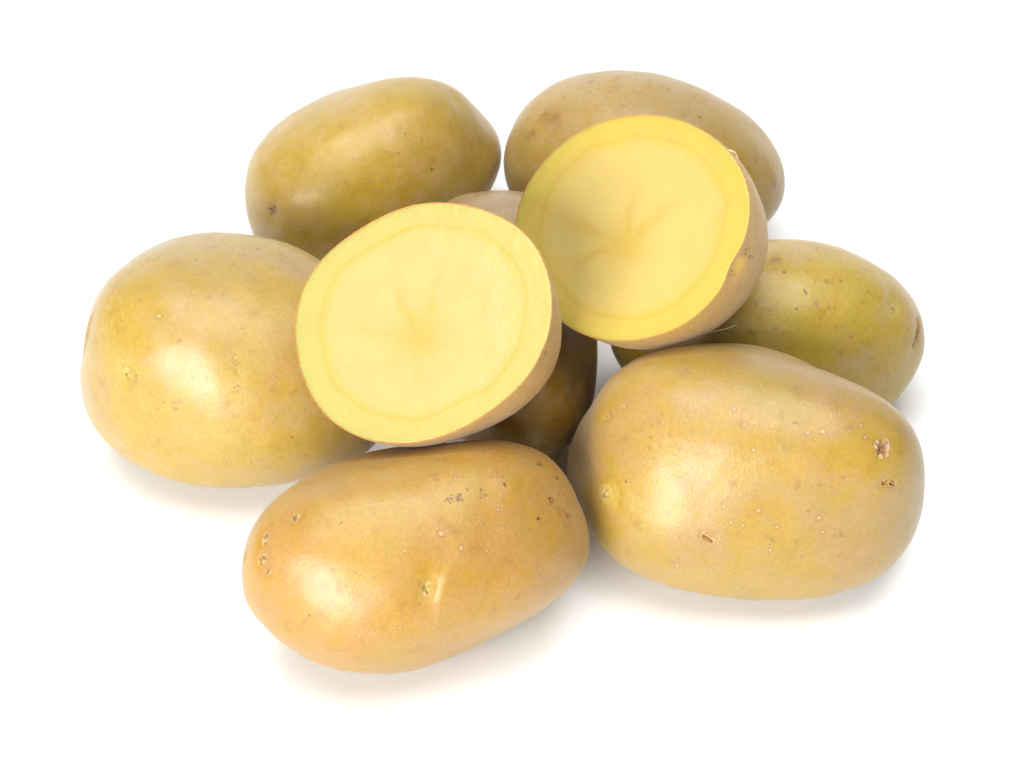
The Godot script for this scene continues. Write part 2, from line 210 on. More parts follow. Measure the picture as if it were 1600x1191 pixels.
		"spots": [[Vector3(0.276, 0.853, 0.442), 0.5, 3, 0, 0.4], [Vector3(0.339, 0.811, 0.476), 0, 1, 1, 0.7], [Vector3(0.406, 0.801, 0.44), 0, 1, 1, 0.8], [Vector3(-0.038, 0.899, 0.436), 0, 1, 1, 0.6], [Vector3(0.023, 0.851, 0.524), 0, 1, 1, 0.5], [Vector3(0.565, 0.77, 0.298), 0, 1, 1, 0.6], [Vector3(0.597, 0.719, 0.356), 0, 1, 1, 0.6], [Vector3(0.091, 0.746, 0.66), 0, 1, 1, 0.6], [Vector3(0.563, 0.555, 0.613), 0, 1, 3, 0.7], [Vector3(0.468, 0.529, 0.708), 0, 1, 2, 0.7], [Vector3(0.512, 0.257, 0.819), 0, 1, 1, 0.8], [Vector3(0.652, 0.315, 0.69), 0, 1, 3, 0.6], [Vector3(0.448, 0.329, 0.832), 0, 1, 2, 0.7], [Vector3(0.169, 0.338, 0.926), 0, 1, 1, 0.9], [Vector3(-0.028, 0.355, 0.934), 0, 1, 1, 0.7], [Vector3(0.022, 0.223, 0.975), 0, 1, 1, 0.7], [Vector3(0.087, 0.202, 0.975), 0, 1, 1, 0.7], [Vector3(0.287, 0.188, 0.939), 0, 1, 1, 0.7], [Vector3(0.546, 0.117, 0.83), 0, 1, 1, 0.6], [Vector3(0.256, -0.033, 0.966), 0, 1, 1, 0.7], [Vector3(0.306, -0.05, 0.951), 0, 1, 1, 0.5], [Vector3(0.431, -0.115, 0.895), 0, 1, 3, 0.8], [Vector3(-0.131, 0.108, 0.985), 0, 1, 1, 0.6], [Vector3(-0.236, 0.306, 0.922), 0, 1, 3, 0.6], [Vector3(-0.309, 0.241, 0.92), 0, 1, 2, 0.7], [Vector3(-0.127, 0.512, 0.849), 0, 1, 2, 0.8], [Vector3(-0.053, 0.631, 0.774), 1.6, 5, 1, 0.4], [Vector3(-0.231, -0.225, 0.947), 0, 1, 1, 0.6], [Vector3(-0.065, -0.224, 0.972), 0, 1, 1, 0.5], [Vector3(0.064, -0.27, 0.961), 0, 1, 2, 0.5], [Vector3(0.304, -0.375, 0.876), 0, 1, 1, 0.5], [Vector3(0.753, -0.245, 0.611), 1.3, 8, 3, 0.7], [Vector3(0.631, 0.097, 0.77), 1.3, 8, 2, 0.6], [Vector3(0.252, 0.092, 0.963), 1.9, 8, 2, 0.5], [Vector3(0.203, 0.879, 0.432), 1, 5, 2, 0.4], [Vector3(-0.29, 0.669, 0.685), 0, 1, 2, 0.8], [Vector3(-0.318, 0.632, 0.707), 0, 1, 2, 0.5], [Vector3(-0.366, 0.712, 0.599), 3.2, 12, 2, 0.6], [Vector3(-0.556, 0.345, 0.756), 0, 1, 0, 0.35], [Vector3(-0.612, 0.784, -0.105), 0, 1, 1, 0.4], [Vector3(-0.452, 0.892, 0.006), 0, 1, 1, 0.4], [Vector3(-0.102, 0.994, 0.031), 0, 1, 1, 0.5], [Vector3(-0.209, 0.97, 0.126), 0, 1, 1, 0.4], [Vector3(-0.466, 0.827, 0.314), 0, 1, 1, 0.5], [Vector3(-0.286, 0.848, 0.445), 0, 1, 1, 0.4], [Vector3(-0.72, 0.433, 0.542), 0, 1, 1, 0.4], [Vector3(-0.854, 0.28, 0.438), 2.2, 10, 1, 0.3], [Vector3(0.259, 0.758, 0.599), 17.6, 40, 1, 0.3], [Vector3(0.132, 0.528, 0.839), 19.2, 40, 2, 0.25], [Vector3(0.358, 0.912, 0.202), 12.8, 20, 4, 0.2], [Vector3(0.006, 0.883, 0.47), 9.6, 10, 4, 0.2]]},
}

const HALVES := {
	"D": {"centre": Vector3(-0.02004, 0.07016, 0.0353), "low": Vector3(-0.01828, 0.03462, 0.02591), "turn": Basis(Vector3(0.88285, 0, 0.46966), Vector3(-0.28407, 0.79635, 0.53398), Vector3(-0.37401, -0.60484, 0.70305)),
		"edge": [0.030001, -0.0007, -0.000631, 0.000361, 0.001534, -0.000108, 0.000217, 0.000209, 0.000032, -0.000109, -0.000095, 0.000176, 0.00001],
		"dome": [0.03966, -0.02962, -0.01116, 0.04144, 0.01777, -0.02498, 0.03051, 0.018]},
	"E": {"centre": Vector3(0.02903, 0.0741, 0.00523), "low": Vector3(0.03689, 0.04147, -0.00068), "turn": Basis(Vector3(0.74982, 0, 0.66165), Vector3(-0.42301, 0.76893, 0.47938), Vector3(-0.50876, -0.63933, 0.57656)),
		"edge": [0.02932, -0.00101, 0.000026, 0.001077, 0.0003, -0.000503, -0.000096, -0.000078, 0.000089, -0.000029, -0.000194, -0.000095, -0.000053],
		"dome": [0.03864, -0.01896, 0.06352, 0.12588, -0.03366, -0.05314, 0.01355, 0.0302]},}

const LOOKS := {   # albedos of the yellow, tan and olive skin, share of tan, seed, label
	"A": [Color(0.423, 0.270, 0.031), Color(0.428, 0.275, 0.073), Color(0.379, 0.261, 0.027), 0.42, 3, "smooth golden potato at the back left with a yellow dimple near its upper right end"],
	"B": [Color(0.411, 0.258, 0.051), Color(0.395, 0.263, 0.086), Color(0.362, 0.254, 0.048), 0.62, 17, "tan potato at the back right, partly hidden by the upper cut half"],
	"F": [Color(0.468, 0.312, 0.037), Color(0.442, 0.296, 0.087), Color(0.376, 0.291, 0.029), 0.42, 29, "olive yellow potato at the far right, behind the biggest whole potato"],
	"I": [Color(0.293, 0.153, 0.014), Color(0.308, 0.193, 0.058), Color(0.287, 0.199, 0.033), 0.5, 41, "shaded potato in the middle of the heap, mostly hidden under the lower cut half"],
	"C": [Color(0.415, 0.268, 0.042), Color(0.391, 0.250, 0.074), Color(0.388, 0.274, 0.034), 0.47, 53, "big round pale golden potato at the far left with a dimpled eye on its left"],
	"G": [Color(0.417, 0.229, 0.032), Color(0.381, 0.210, 0.051), Color(0.382, 0.240, 0.032), 0.5, 67, "orange brown potato at the front with dark specks on its upper right"],
	"H": [Color(0.402, 0.248, 0.037), Color(0.371, 0.226, 0.067), Color(0.349, 0.244, 0.034), 0.5, 79, "largest whole potato, front right, with a round brown scar near its right end"],
}


func _ready() -> void:
	rng.seed = 7
	set_camera()
	set_light()
	make_maps()
	build_tabletop()
	for key in WHOLE:
		whole_potato(key)
	half_potato("D", "lower cut potato half, bright yellow face bare, in front of the other half")
	half_potato("E", "upper cut potato half at the right, yellow face partly shaded, skin flake on rim")


func set_camera() -> void:
	var camera := Camera3D.new()
	camera.name = "camera"
	var lens := CameraAttributesPhysical.new()
	lens.frustum_focal_length = 94.45
	lens.frustum_focus_distance = 0.70
	lens.exposure_aperture = 36.0
	camera.attributes = lens
	camera.fov = 14.4801
	camera.near = 0.05
	camera.far = 50.0
	add_child(camera)
	camera.look_at_from_position(Vector3(0, 0.504091, 0.574533), Vector3(0, 0.022, 0))
	camera.current = true


func lamp(called: String, at: Vector3, aim: Vector3, size: Vector2, energy: float, tint: Color) -> void:
	var l := AreaLight3D.new()
	l.name = called
	l.area_size = size
	l.light_energy = energy
	l.light_color = tint
	l.shadow_enabled = true
	l.area_range = 8.0
	l.area_attenuation = 2.0
	add_child(l)
	l.look_at_from_position(at, aim, Vector3.UP if absf((aim - at).normalized().y) < 0.95 else Vector3.FORWARD)


func set_light() -> void:
	var e := Environment.new()
	e.background_mode = Environment.BG_COLOR
	e.background_color = Color(0.39, 0.39, 0.39)
	e.background_energy_multiplier = 1.0
	e.tonemap_mode = Environment.TONE_MAPPER_LINEAR
	e.tonemap_exposure = 1.0
	e.sdfgi_enabled = true
	e.ssao_enabled = true
	e.ssil_enabled = true
	var w := WorldEnvironment.new()
	w.name = "studio"
	w.environment = e
	add_child(w)
	lamp("softbox_key", Vector3(-0.62, 0.47, 1.24), Vector3(0, 0.03, 0), Vector2(0.75, 0.75), 3.55, Color(1.0, 1.0, 0.99))
	lamp("softbox_top", Vector3(0.0, 1.55, 0.22), Vector3(0, 0.0, 0.0), Vector2(1.4, 1.2), 2.85, Color(1, 1, 1))
	lamp("background_light", Vector3(0.0, 1.6, -0.35), Vector3(0, 0.45, -1.2), Vector2(1.8, 0.3), 1.05, Color(1, 1, 1))


func noise_map(frequency: float, octaves: int, gain: float, seed_: int, bottom: float) -> NoiseTexture2D:
	var n := FastNoiseLite.new()
	n.seed = seed_
	n.noise_type = FastNoiseLite.TYPE_SIMPLEX_SMOOTH
	n.frequency = frequency
	n.fractal_octaves = octaves
	n.fractal_gain = gain
	var t := NoiseTexture2D.new()
	t.width = 512
	t.height = 512
	t.seamless = true
	t.noise = n
	var ramp := Gradient.new()
	ramp.set_color(0, Color(bottom, bottom, bottom))
	ramp.set_color(1, Color(1, 1, 1))
	t.color_ramp = ramp
	return t


func make_maps() -> void:
	grain = noise_map(0.035, 5, 0.66, 5, 0.87)
	relief_map = noise_map(0.05, 4, 0.65, 9, 0.0)
	paper_grain = noise_map(0.02, 5, 0.6, 13, 0.0)


func build_tabletop() -> void:
	var m := StandardMaterial3D.new()
	m.resource_name = "white_sheet"
	m.albedo_color = Color(0.912, 0.925, 0.942).linear_to_srgb()
	m.roughness = 0.55
	m.metallic_specular = 0.35
	# one sheet: flat under the heap, sweeping up behind it
	var line := PackedVector2Array([Vector2(1.6, 0.0), Vector2(-0.8, 0.0)])
	for i in range(1, 25):
		var a := PI / 2.0 * i / 24.0
		line.append(Vector2(-0.8 - 0.4 * sin(a), 0.4 - 0.4 * cos(a)))
	line.append(Vector2(-1.2, 1.3))
	var st := SurfaceTool.new()
	st.begin(Mesh.PRIMITIVE_TRIANGLES)
	var closed := line.duplicate()
	for i in range(line.size() - 1, -1, -1):
		var along := (line[mini(i + 1, line.size() - 1)] - line[maxi(i - 1, 0)]).normalized()
		closed.append(line[i] + along.orthogonal() * -0.004 * (1.0 if along.orthogonal().y > 0.0 or along.orthogonal().x > 0.0 else -1.0))
	var count := closed.size()
	for i in count:
		var p: Vector2 = closed[i]
		var q: Vector2 = closed[(i + 1) % count]
		st.set_smooth_group(1 if i < line.size() - 1 else 2 + i)
		for v in [Vector3(-1.6, p.y, p.x), Vector3(1.6, p.y, p.x), Vector3(1.6, q.y, q.x), Vector3(-1.6, p.y, p.x), Vector3(1.6, q.y, q.x), Vector3(-1.6, q.y, q.x)]:
			st.add_vertex(v)
	st.generate_normals()
	st.set_material(m)
	var o := MeshInstance3D.new()
	o.mesh = st.commit()
	o.name = "tabletop"
	o.set_meta("kind", "structure")
	o.set_meta("label", "seamless bright white sheet under and behind the heap of potatoes")
	add_child(o)


func skin_material(spots: Texture2D) -> StandardMaterial3D:
	var m := StandardMaterial3D.new()
	m.resource_name = "potato_skin"
	m.vertex_color_use_as_albedo = true
	m.albedo_texture = grain
	m.uv1_triplanar = true
	m.uv1_scale = Vector3(47, 47, 47)
	m.roughness = 0.39
	m.metallic_specular = 0.52
	m.rim_enabled = true
	m.rim = 0.2
	m.rim_tint = 0.2
	m.heightmap_enabled = true
	m.heightmap_texture = relief_map
	m.heightmap_scale = 0.0055
	if spots:
		m.detail_enabled = true
		m.detail_blend_mode = BaseMaterial3D.BLEND_MODE_MIX
		m.detail_uv_layer = BaseMaterial3D.DETAIL_UV_2
		m.detail_albedo = spots
	return m


func layout(n: int) -> Dictionary:
	if ball.has(n):
		return ball[n]
	var dirs := PackedVector3Array()
	var which := PackedInt32Array()
	var uv := PackedVector2Array()
	var index := PackedInt32Array()
	var known := {}
	for f in 6:
		var first := f * (n + 1) * (n + 1)
		for j in n + 1:
			for i in n + 1:
				var a := tan((2.0 * i / n - 1.0) * PI / 4.0)
				var b := tan((2.0 * j / n - 1.0) * PI / 4.0)
				var d: Vector3 = SIDES[f][0] + SIDES[f][1] * a + SIDES[f][2] * b
				var key := Vector3i((d * 8192.0).round())
				if not known.has(key):
					known[key] = dirs.size()
					dirs.append(d.normalized())
				which.append(known[key])
				uv.append(Vector2((f % 3 + MARGIN + (1.0 - 2.0 * MARGIN) * i / n) / 3.0, (f / 3 + MARGIN + (1.0 - 2.0 * MARGIN) * j / n) / 2.0))
				if i < n and j < n:
					var k := first + j * (n + 1) + i
					index.append_array([k, k + n + 2, k + 1, k, k + n + 1, k + n + 2])
	ball[n] = {"dirs": dirs, "which": which, "uv": uv, "index": index}
	return ball[n]


func put(called: String, at: Transform3D, arrays: Array, m: Material, parent: Node3D) -> MeshInstance3D:
	var mesh := ArrayMesh.new()
	mesh.add_surface_from_arrays(Mesh.PRIMITIVE_TRIANGLES, arrays)
	mesh.surface_set_material(0, m)
	var o := MeshInstance3D.new()
	o.name = called
	o.mesh = mesh
	o.transform = at
	parent.add_child(o, true)
	return o


func whole_potato(key: String) -> void:
	var d: Dictionary = WHOLE[key]
	var look: Array = LOOKS[key]
	var t := Tuber.new()
	t.axes = d.axes
	t.lumps = d.lumps
	t.marks = d.marks
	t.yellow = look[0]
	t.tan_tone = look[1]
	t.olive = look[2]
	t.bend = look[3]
	t.shift = Vector3(look[4] * 13.7, look[4] * -7.1, look[4] * 3.3)
	t.seed_noise(look[4])
	tile = 440 if key in ["C", "G", "H"] else 300
	var n := 64 if key == "I" else 84 if key in ["A", "B", "F"] else 104
	var l := layout(n)
	var dirs: PackedVector3Array = l.dirs
	var which: PackedInt32Array = l.which
	var index: PackedInt32Array = l.index
	var p := PackedVector3Array()
	var c := PackedColorArray()
	p.resize(dirs.size())
	c.resize(dirs.size())
	var turn: Basis = d.turn
	var lowest := 1.0
	for i in dirs.size():
		p[i] = t.point(dirs[i])
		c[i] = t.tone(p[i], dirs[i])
		p[i] -= dirs[i] * t.carve(dirs[i]) * 0.001
		lowest = minf(lowest, (turn * p[i]).y)
	var soft := PackedVector3Array()
	soft.resize(dirs.size())
	for k in range(0, index.size(), 3):
		var a := which[index[k]]
		var b := which[index[k + 1]]
		var e := which[index[k + 2]]
		var f := (p[e] - p[a]).cross(p[b] - p[a])
		soft[a] += f
		soft[b] += f
		soft[e] += f
	var pos := PackedVector3Array()
	var nor := PackedVector3Array()
	var col := PackedColorArray()
	pos.resize(which.size())
	nor.resize(which.size())
	col.resize(which.size())
	for i in which.size():
		pos[i] = p[which[i]]
		nor[i] = soft[which[i]].normalized()
		col[i] = c[which[i]]
	var arrays := []
	arrays.resize(Mesh.ARRAY_MAX)
	arrays[Mesh.ARRAY_VERTEX] = pos
	arrays[Mesh.ARRAY_NORMAL] = nor
	arrays[Mesh.ARRAY_COLOR] = col
	arrays[Mesh.ARRAY_TEX_UV] = l.uv
	arrays[Mesh.ARRAY_TEX_UV2] = l.uv
	arrays[Mesh.ARRAY_INDEX] = index
	var root := Node3D.new()
	root.name = "potato"
	root.position = Vector3(d.at.x, 0, d.at.z)
	root.set_meta("label", look[5])
	root.set_meta("category", "potato")
	root.set_meta("group", "whole potatoes in the heap")
	add_child(root, true)
	var placed := Transform3D(turn, Vector3(0, -lowest, 0))
	put("skin", placed, arrays, skin_material(paint_spots(t, d.spots)), root)
	for m in d.marks:
		if m[0] in ["eye", "scar", "scab", "stem", "bud", "slit"]:
			crust(t, m, placed, root)


# ---- the marks on the skin, painted on the six sides of the ball

func stamp(im: Image, t: Tuber, s0: Vector3, r: float, kind: int, weight := 1.0) -> void:
	var stretch := rng.randf_range(0.45, 1.0) if kind == 0 else rng.randf_range(0.72, 1.0)
	var turn_ := rng.randf() * PI
	var tilt := Vector2(cos(turn_), sin(turn_))
	var side := s0.cross(Vector3.UP if absf(s0.y) < 0.8 else Vector3.RIGHT).normalized()
	var other := s0.cross(side)
	var wob := rng.randf() * TAU
	var lobes := float(rng.randi_range(1, 3))
	for f in 6:
		var n: Vector3 = SIDES[f][0]
		var up := s0.dot(n)
		if up < 0.35:
			continue
		var cu := atan2(s0.dot(SIDES[f][1]), up) * 4.0 / PI
		var cv := atan2(s0.dot(SIDES[f][2]), up) * 4.0 / PI
		var inner := tile * (1.0 - 2.0 * MARGIN)
		var edge := tile * MARGIN
		var reach := 1.7 * r / 23.0 * 4.0 / PI * inner * 0.5 + 1.5
		var x0 := (cu + 1.0) * 0.5 * inner + edge
		var y0 := (cv + 1.0) * 0.5 * inner + edge
		for y in range(maxi(0, int(y0 - reach)), mini(tile, int(y0 + reach) + 1)):
			for x in range(maxi(0, int(x0 - reach)), mini(tile, int(x0 + reach) + 1)):
				var a := tan(((x + 0.5 - edge) / inner * 2.0 - 1.0) * PI / 4.0)
				var b := tan(((y + 0.5 - edge) / inner * 2.0 - 1.0) * PI / 4.0)
				var s: Vector3 = (n + SIDES[f][1] * a + SIDES[f][2] * b).normalized()
				var q := (s - s0) * t.axes * 1000.0
				var w := Vector2(q.dot(side), q.dot(other))
				var e := Vector2(w.dot(tilt), w.dot(tilt.orthogonal()) / stretch)
				var k := e.length() / r * (1.0 + (0.3 if kind == 0 else 0.18) * sin(lobes * e.angle() + wob))
				if k > 2.0:
					continue
				var ink: Color
				match kind:
					5:
						ink = Color(0.56, 0.44, 0.27, 0.4 * (1.0 - smoothstep(0.5, 1.3, k)))
					0:
						ink = Color(0.075, 0.034, 0.012, 0.86 * (1.0 - smoothstep(0.45, 1.1, k)))
					1:
						ink = Color(0.47, 0.345, 0.215, 0.55 * (1.0 - smoothstep(0.4, 0.85, k)))
						if k > 0.55:
							ink = Color(0.24, 0.13, 0.055, 0.6 * exp(-12.0 * (k - 0.95) * (k - 0.95)))
					2:
						ink = Color(0.22, 0.115, 0.03, 0.6 * (1.0 - smoothstep(0.2, 1.5, k)))
					_:
						ink = Color(0.27, 0.135, 0.055, 0.6 * (1.0 - smoothstep(0.3, 1.2, k)))
				ink.a *= weight
				lay(im, (f % 3) * tile + x, (f / 3) * tile + y, ink)


func lay(im: Image, x: int, y: int, ink: Color) -> void:
	if ink.a < 0.004:
		return
	var was := im.get_pixel(x, y)
	var a := ink.a + was.a * (1.0 - ink.a)
	var now := was.srgb_to_linear().lerp(ink, ink.a / a)
	now.a = 1.0
	now = now.linear_to_srgb()
	now.a = a
	im.set_pixel(x, y, now)


func scatter(s: Vector3, t: Tuber, spread: float) -> Vector3:
	var j := Vector3(rng.randfn(), rng.randfn(), rng.randfn()) * spread * 0.6 / 1000.0
	return (s + (j - s * j.dot(s)) / t.axes).normalized()


func scratch(im: Image, t: Tuber, s: Vector3, weight: float) -> void:
	var way := s.cross(Vector3(rng.randfn(), rng.randfn(), rng.randfn())).normalized()
	var bend_ := rng.randfn() * 0.035
	var length := rng.randi_range(5, 16)
	for k in length:
		stamp(im, t, s, 0.14, 5, weight * sin(PI * (k + 0.7) / (length + 0.4)))
		way = way.rotated(s, bend_ + rng.randfn() * 0.08)
		s = (s + (way - s * way.dot(s)) * 0.00017 / t.axes).normalized()


func paint_spots(t: Tuber, spots: Array) -> ImageTexture:
	var im := Image.create(3 * tile, 2 * tile, false, Image.FORMAT_RGBA8)
	im.fill(Color(0.6, 0.46, 0.26, 0.0))
	for i in 90:      # faint lenticels all over
		var s := Vector3(rng.randfn(), rng.randfn(), rng.randfn()).normalized()
		stamp(im, t, s, rng.randf_range(0.22, 0.5), [1, 1, 2, 3][i % 4], rng.randf_range(0.3, 0.8))
	for i in 34:      # patches of fine brown stipple
		var middle := Vector3(rng.randfn(), rng.randfn(), rng.randfn()).normalized()
		var strong := rng.randf_range(0.25, 0.75)
		var spread := rng.randf_range(2.0, 6.0)
		for k in rng.randi_range(10, 30):
			stamp(im, t, scatter(middle, t, spread), rng.randf_range(0.12, 0.24), 2, strong * rng.randf_range(0.5, 1.3))
	for i in 26:      # wide faint russet smears
		var s := Vector3(rng.randfn(), rng.randfn(), rng.randfn()).normalized()
		stamp(im, t, s, rng.randf_range(0.9, 2.2), 2, rng.randf_range(0.12, 0.3))
	for i in 34:      # hair-thin pale scratches
		var s := Vector3(rng.randfn(), rng.randfn(), rng.randfn()).normalized()
		scratch(im, t, s, rng.randf_range(0.1, 0.35))
	for q in spots:
		if q[3] == 4:
			for i in q[2]:
				scratch(im, t, scatter(q[0], t, q[1]), rng.randf_range(0.3, 0.65))
			continue
		for i in q[2]:
			var s: Vector3 = q[0] if q[2] == 1 else scatter(q[0], t, q[1])
			var r: float = q[4] if q[2] == 1 else q[4] * rng.randf_range(0.6, 1.35)
			stamp(im, t, s, r, q[3], 1.0 if q[2] == 1 else rng.randf_range(0.55, 1.0))
	return ImageTexture.create_from_image(im)


# ---- the crusted middles of eyes, scars and scabs

var crust_skin: StandardMaterial3D

func crust(t: Tuber, m: Array, placed: Transform3D, root: Node3D) -> void:
	if crust_skin == null:
		crust_skin = skin_material(null)
		crust_skin.roughness = 0.62
		crust_skin.heightmap_scale = 0.01
	var called: String = {"eye": "eye", "bud": "eye", "slit": "eye", "stem": "stem_scar", "scar": "stem_scar", "scab": "scab"}[m[0]]
	var n := 30
	var across: Vector3 = m[1].cross(m[2]).normalized()
	var big: float = 0.62 * m[3]
	var wide: float = 0.62 * m[4]
	var p := PackedVector3Array()
	var c := PackedColorArray()
	var uv := PackedVector2Array()
	var index := PackedInt32Array()
	var f := FastNoiseLite.new()
	f.seed = rng.randi() % 1000
	f.frequency = 0.75
	f.fractal_octaves = 3
	for j in n + 1:
		for i in n + 1:
			var a := 2.0 * i / n - 1.0
			var b := 2.0 * j / n - 1.0
			var e := Vector2(a * sqrt(1.0 - 0.5 * b * b), b * sqrt(1.0 - 0.5 * a * a))
			var s: Vector3 = (m[1] + (m[2] * e.x * big + across * e.y * wide) * 0.001 / t.axes).normalized()
			var q := t.point(s)
			var out := (s / t.axes).normalized()
			var z := f.get_noise_3d(q.x * 1000.0, q.y * 1000.0, q.z * 1000.0)
			var r := e.length() * (1.0 + 0.5 * f.get_noise_3d(q.z * 500.0 + 40.0, q.x * 500.0, q.y * 500.0))
			var inside := 1.0 - smoothstep(0.35, 0.85, r)
			var h := -0.07 * smoothstep(0.55, 1.0, e.length()) + 0.03
			var skin := t.tone(q, s)
			var ink := skin
			var dark := smoothstep(0.02, 0.3, -z)
			var pale := smoothstep(0.05, 0.35, z)
			match m[0]:
				"stem":
					var wild := f.get_noise_2d(cos(e.angle()) * 1.6 + 9.0, sin(e.angle()) * 1.6)
					var rr := r * (1.0 + 0.9 * wild)
					var ring := exp(-9.0 * (rr - 0.62) * (rr - 0.62))
					var flake := smoothstep(-0.25, 0.25, f.get_noise_3d(q.y * 500.0, q.x * 500.0, q.z * 500.0))
					var core := 1.0 - smoothstep(0.25, 0.62, rr)
					h += 0.3 * ring * flake - 0.55 * core + 0.35 * z * inside
					ink = skin.lerp(Color(0.359, 0.203, 0.094), 0.7 * inside).lerp(Color(0.257, 0.129, 0.051), 0.8 * core).lerp(Color(0.546, 0.382, 0.234), 0.6 * ring * flake)
					ink = ink.lerp(Color(0.101, 0.047, 0.020), smoothstep(0.0, 0.3, -z) * 0.45 * (1.0 - smoothstep(0.5, 0.8, rr)))
				"scar":
					h += 0.2 * z * inside - 0.12 * inside
					ink = skin.lerp(Color(0.328, 0.195, 0.086), 0.6 * inside).lerp(Color(0.094, 0.047, 0.023), inside * smoothstep(0.0, 0.2, -z + 0.06))
				"slit":
					var pit := 1.0 - smoothstep(0.45, 0.62, e.length())
					var edge := exp(-60.0 * (e.length() - 0.62) * (e.length() - 0.62))
					var bar := exp(-60.0 * (e.y + 0.02) * (e.y + 0.02)) * pit
					var gap := exp(-70.0 * (e.y - 0.24) * (e.y - 0.24)) * (1.0 - smoothstep(0.4, 0.62, absf(e.x)))
					h += 0.08 * edge - 0.4 * pit + 0.4 * bar - 0.35 * gap + 0.04 * z
					ink = skin.lerp(Color(0.468, 0.242, 0.047), 0.8 * pit).lerp(Color(0.562, 0.390, 0.242), 0.7 * bar + 0.12 * edge).lerp(Color(0.156, 0.070, 0.023), 0.9 * gap)
				"bud":
					h += 0.16 * z * inside
					ink = skin.lerp(Color(0.515, 0.390, 0.133), 0.35 * inside).lerp(Color(0.577, 0.452, 0.250), 0.6 * pale * (1.0 - smoothstep(0.2, 0.5, r))).lerp(Color(0.234, 0.117, 0.031), dark * 0.8 * (1.0 - smoothstep(0.25, 0.5, r)))
				"eye":
					var small := 1.0 - smoothstep(0.22, 0.5, r)
					h += 0.2 * z * small
					ink = skin.lerp(Color(0.390, 0.296, 0.047), 0.5 * small).lerp(Color(0.156, 0.094, 0.023), small * dark * 0.85).lerp(Color(0.562, 0.445, 0.218), small * pale * 0.5)
				_:
					var hole := smoothstep(0.02, 0.2, -z) * inside
					h += 0.2 * z * inside - 0.25 * hole
					ink = skin.lerp(Color(0.491, 0.320, 0.109), 0.4 * inside).lerp(Color(0.203, 0.109, 0.027), hole * 0.85).lerp(Color(0.562, 0.421, 0.234), inside * pale * 0.3)
			p.append(q + out * h * 0.001)
			c.append(ink)
			uv.append(Vector2(i, j) / n)
			if i < n and j < n:
				var k := j * (n + 1) + i
				index.append_array([k, k + 1, k + n + 2, k, k + n + 2, k + n + 1])
	put(called, placed, smooth(p, c, uv, index), crust_skin, root)


func smooth(p: PackedVector3Array, c: PackedColorArray, uv: PackedVector2Array, index: PackedInt32Array) -> Array:
	var nor := PackedVector3Array()
	nor.resize(p.size())
	for k in range(0, index.size(), 3):
		var a := index[k]
		var b := index[k + 1]
		var e := index[k + 2]
		var f := (p[e] - p[a]).cross(p[b] - p[a])
		nor[a] += f
		nor[b] += f
		nor[e] += f
	for i in p.size():
		nor[i] = nor[i].normalized()
	var arrays := []
	arrays.resize(Mesh.ARRAY_MAX)
	arrays[Mesh.ARRAY_VERTEX] = p
	arrays[Mesh.ARRAY_NORMAL] = nor
	if c.size():
		arrays[Mesh.ARRAY_COLOR] = c
	arrays[Mesh.ARRAY_TEX_UV] = uv
	arrays[Mesh.ARRAY_TEX_UV2] = uv
	arrays[Mesh.ARRAY_INDEX] = index
	return arrays


# ---- the two halves

func half_potato(key: String, label: String) -> void:
	var d: Dictionary = HALVES[key]
	var h := Cut.new()
	h.edge = d.edge
	h.dome = d.dome
	h.skin.yellow = Color(0.55, 0.305, 0.04)
	h.skin.tan_tone = Color(0.52, 0.295, 0.06)
	h.skin.olive = Color(0.49, 0.27, 0.035)
	h.skin.bend = 0.62
	h.skin.axes = Vector3.ONE * 0.03
	h.skin.shift = Vector3(211, 17, 90) if key == "D" else Vector3(-140, 60, 33)
	h.skin.seed_noise(97 if key == "D" else 131)
	h.skin.mid.frequency = 0.2
	if key == "E":
		h.dents = [[0.10, 0.03, 4.2, 3.0, 1.1], [0.30, 0.10, 2.5, 2.0, 0.3]]
	else:
		h.dents = [[0.05, 0.05, 2.0, 2.0, 0.35]]
	var root := Node3D.new()
	root.name = "potato_half"
	root.position = d.low
	root.set_meta("label", label)
	root.set_meta("category", "potato half")
	root.set_meta("group", "two halves of a cut potato on top of the heap")
	add_child(root, true)
	var placed := Transform3D(d.turn, d.centre - d.low)
	half_skin(h, key, placed, root)
	half_face(h, key, placed, root)
	if key == "E":
		strand(h, "root_hair", [[5.70, 0.30, 0.0], [5.74, 0.40, 0.5], [5.80, 0.47, 1.3], [5.87, 0.50, 2.3], [5.93, 0.49, 3.0]], 0.10, placed, root)
		strand(h, "skin_flake", [[1.16, 0.0, 0.1], [1.13, -0.01, 0.5], [1.10, -0.02, 0.8], [1.08, 0.0, 0.7], [1.05, 0.02, 0.2]], 0.26, placed, root)


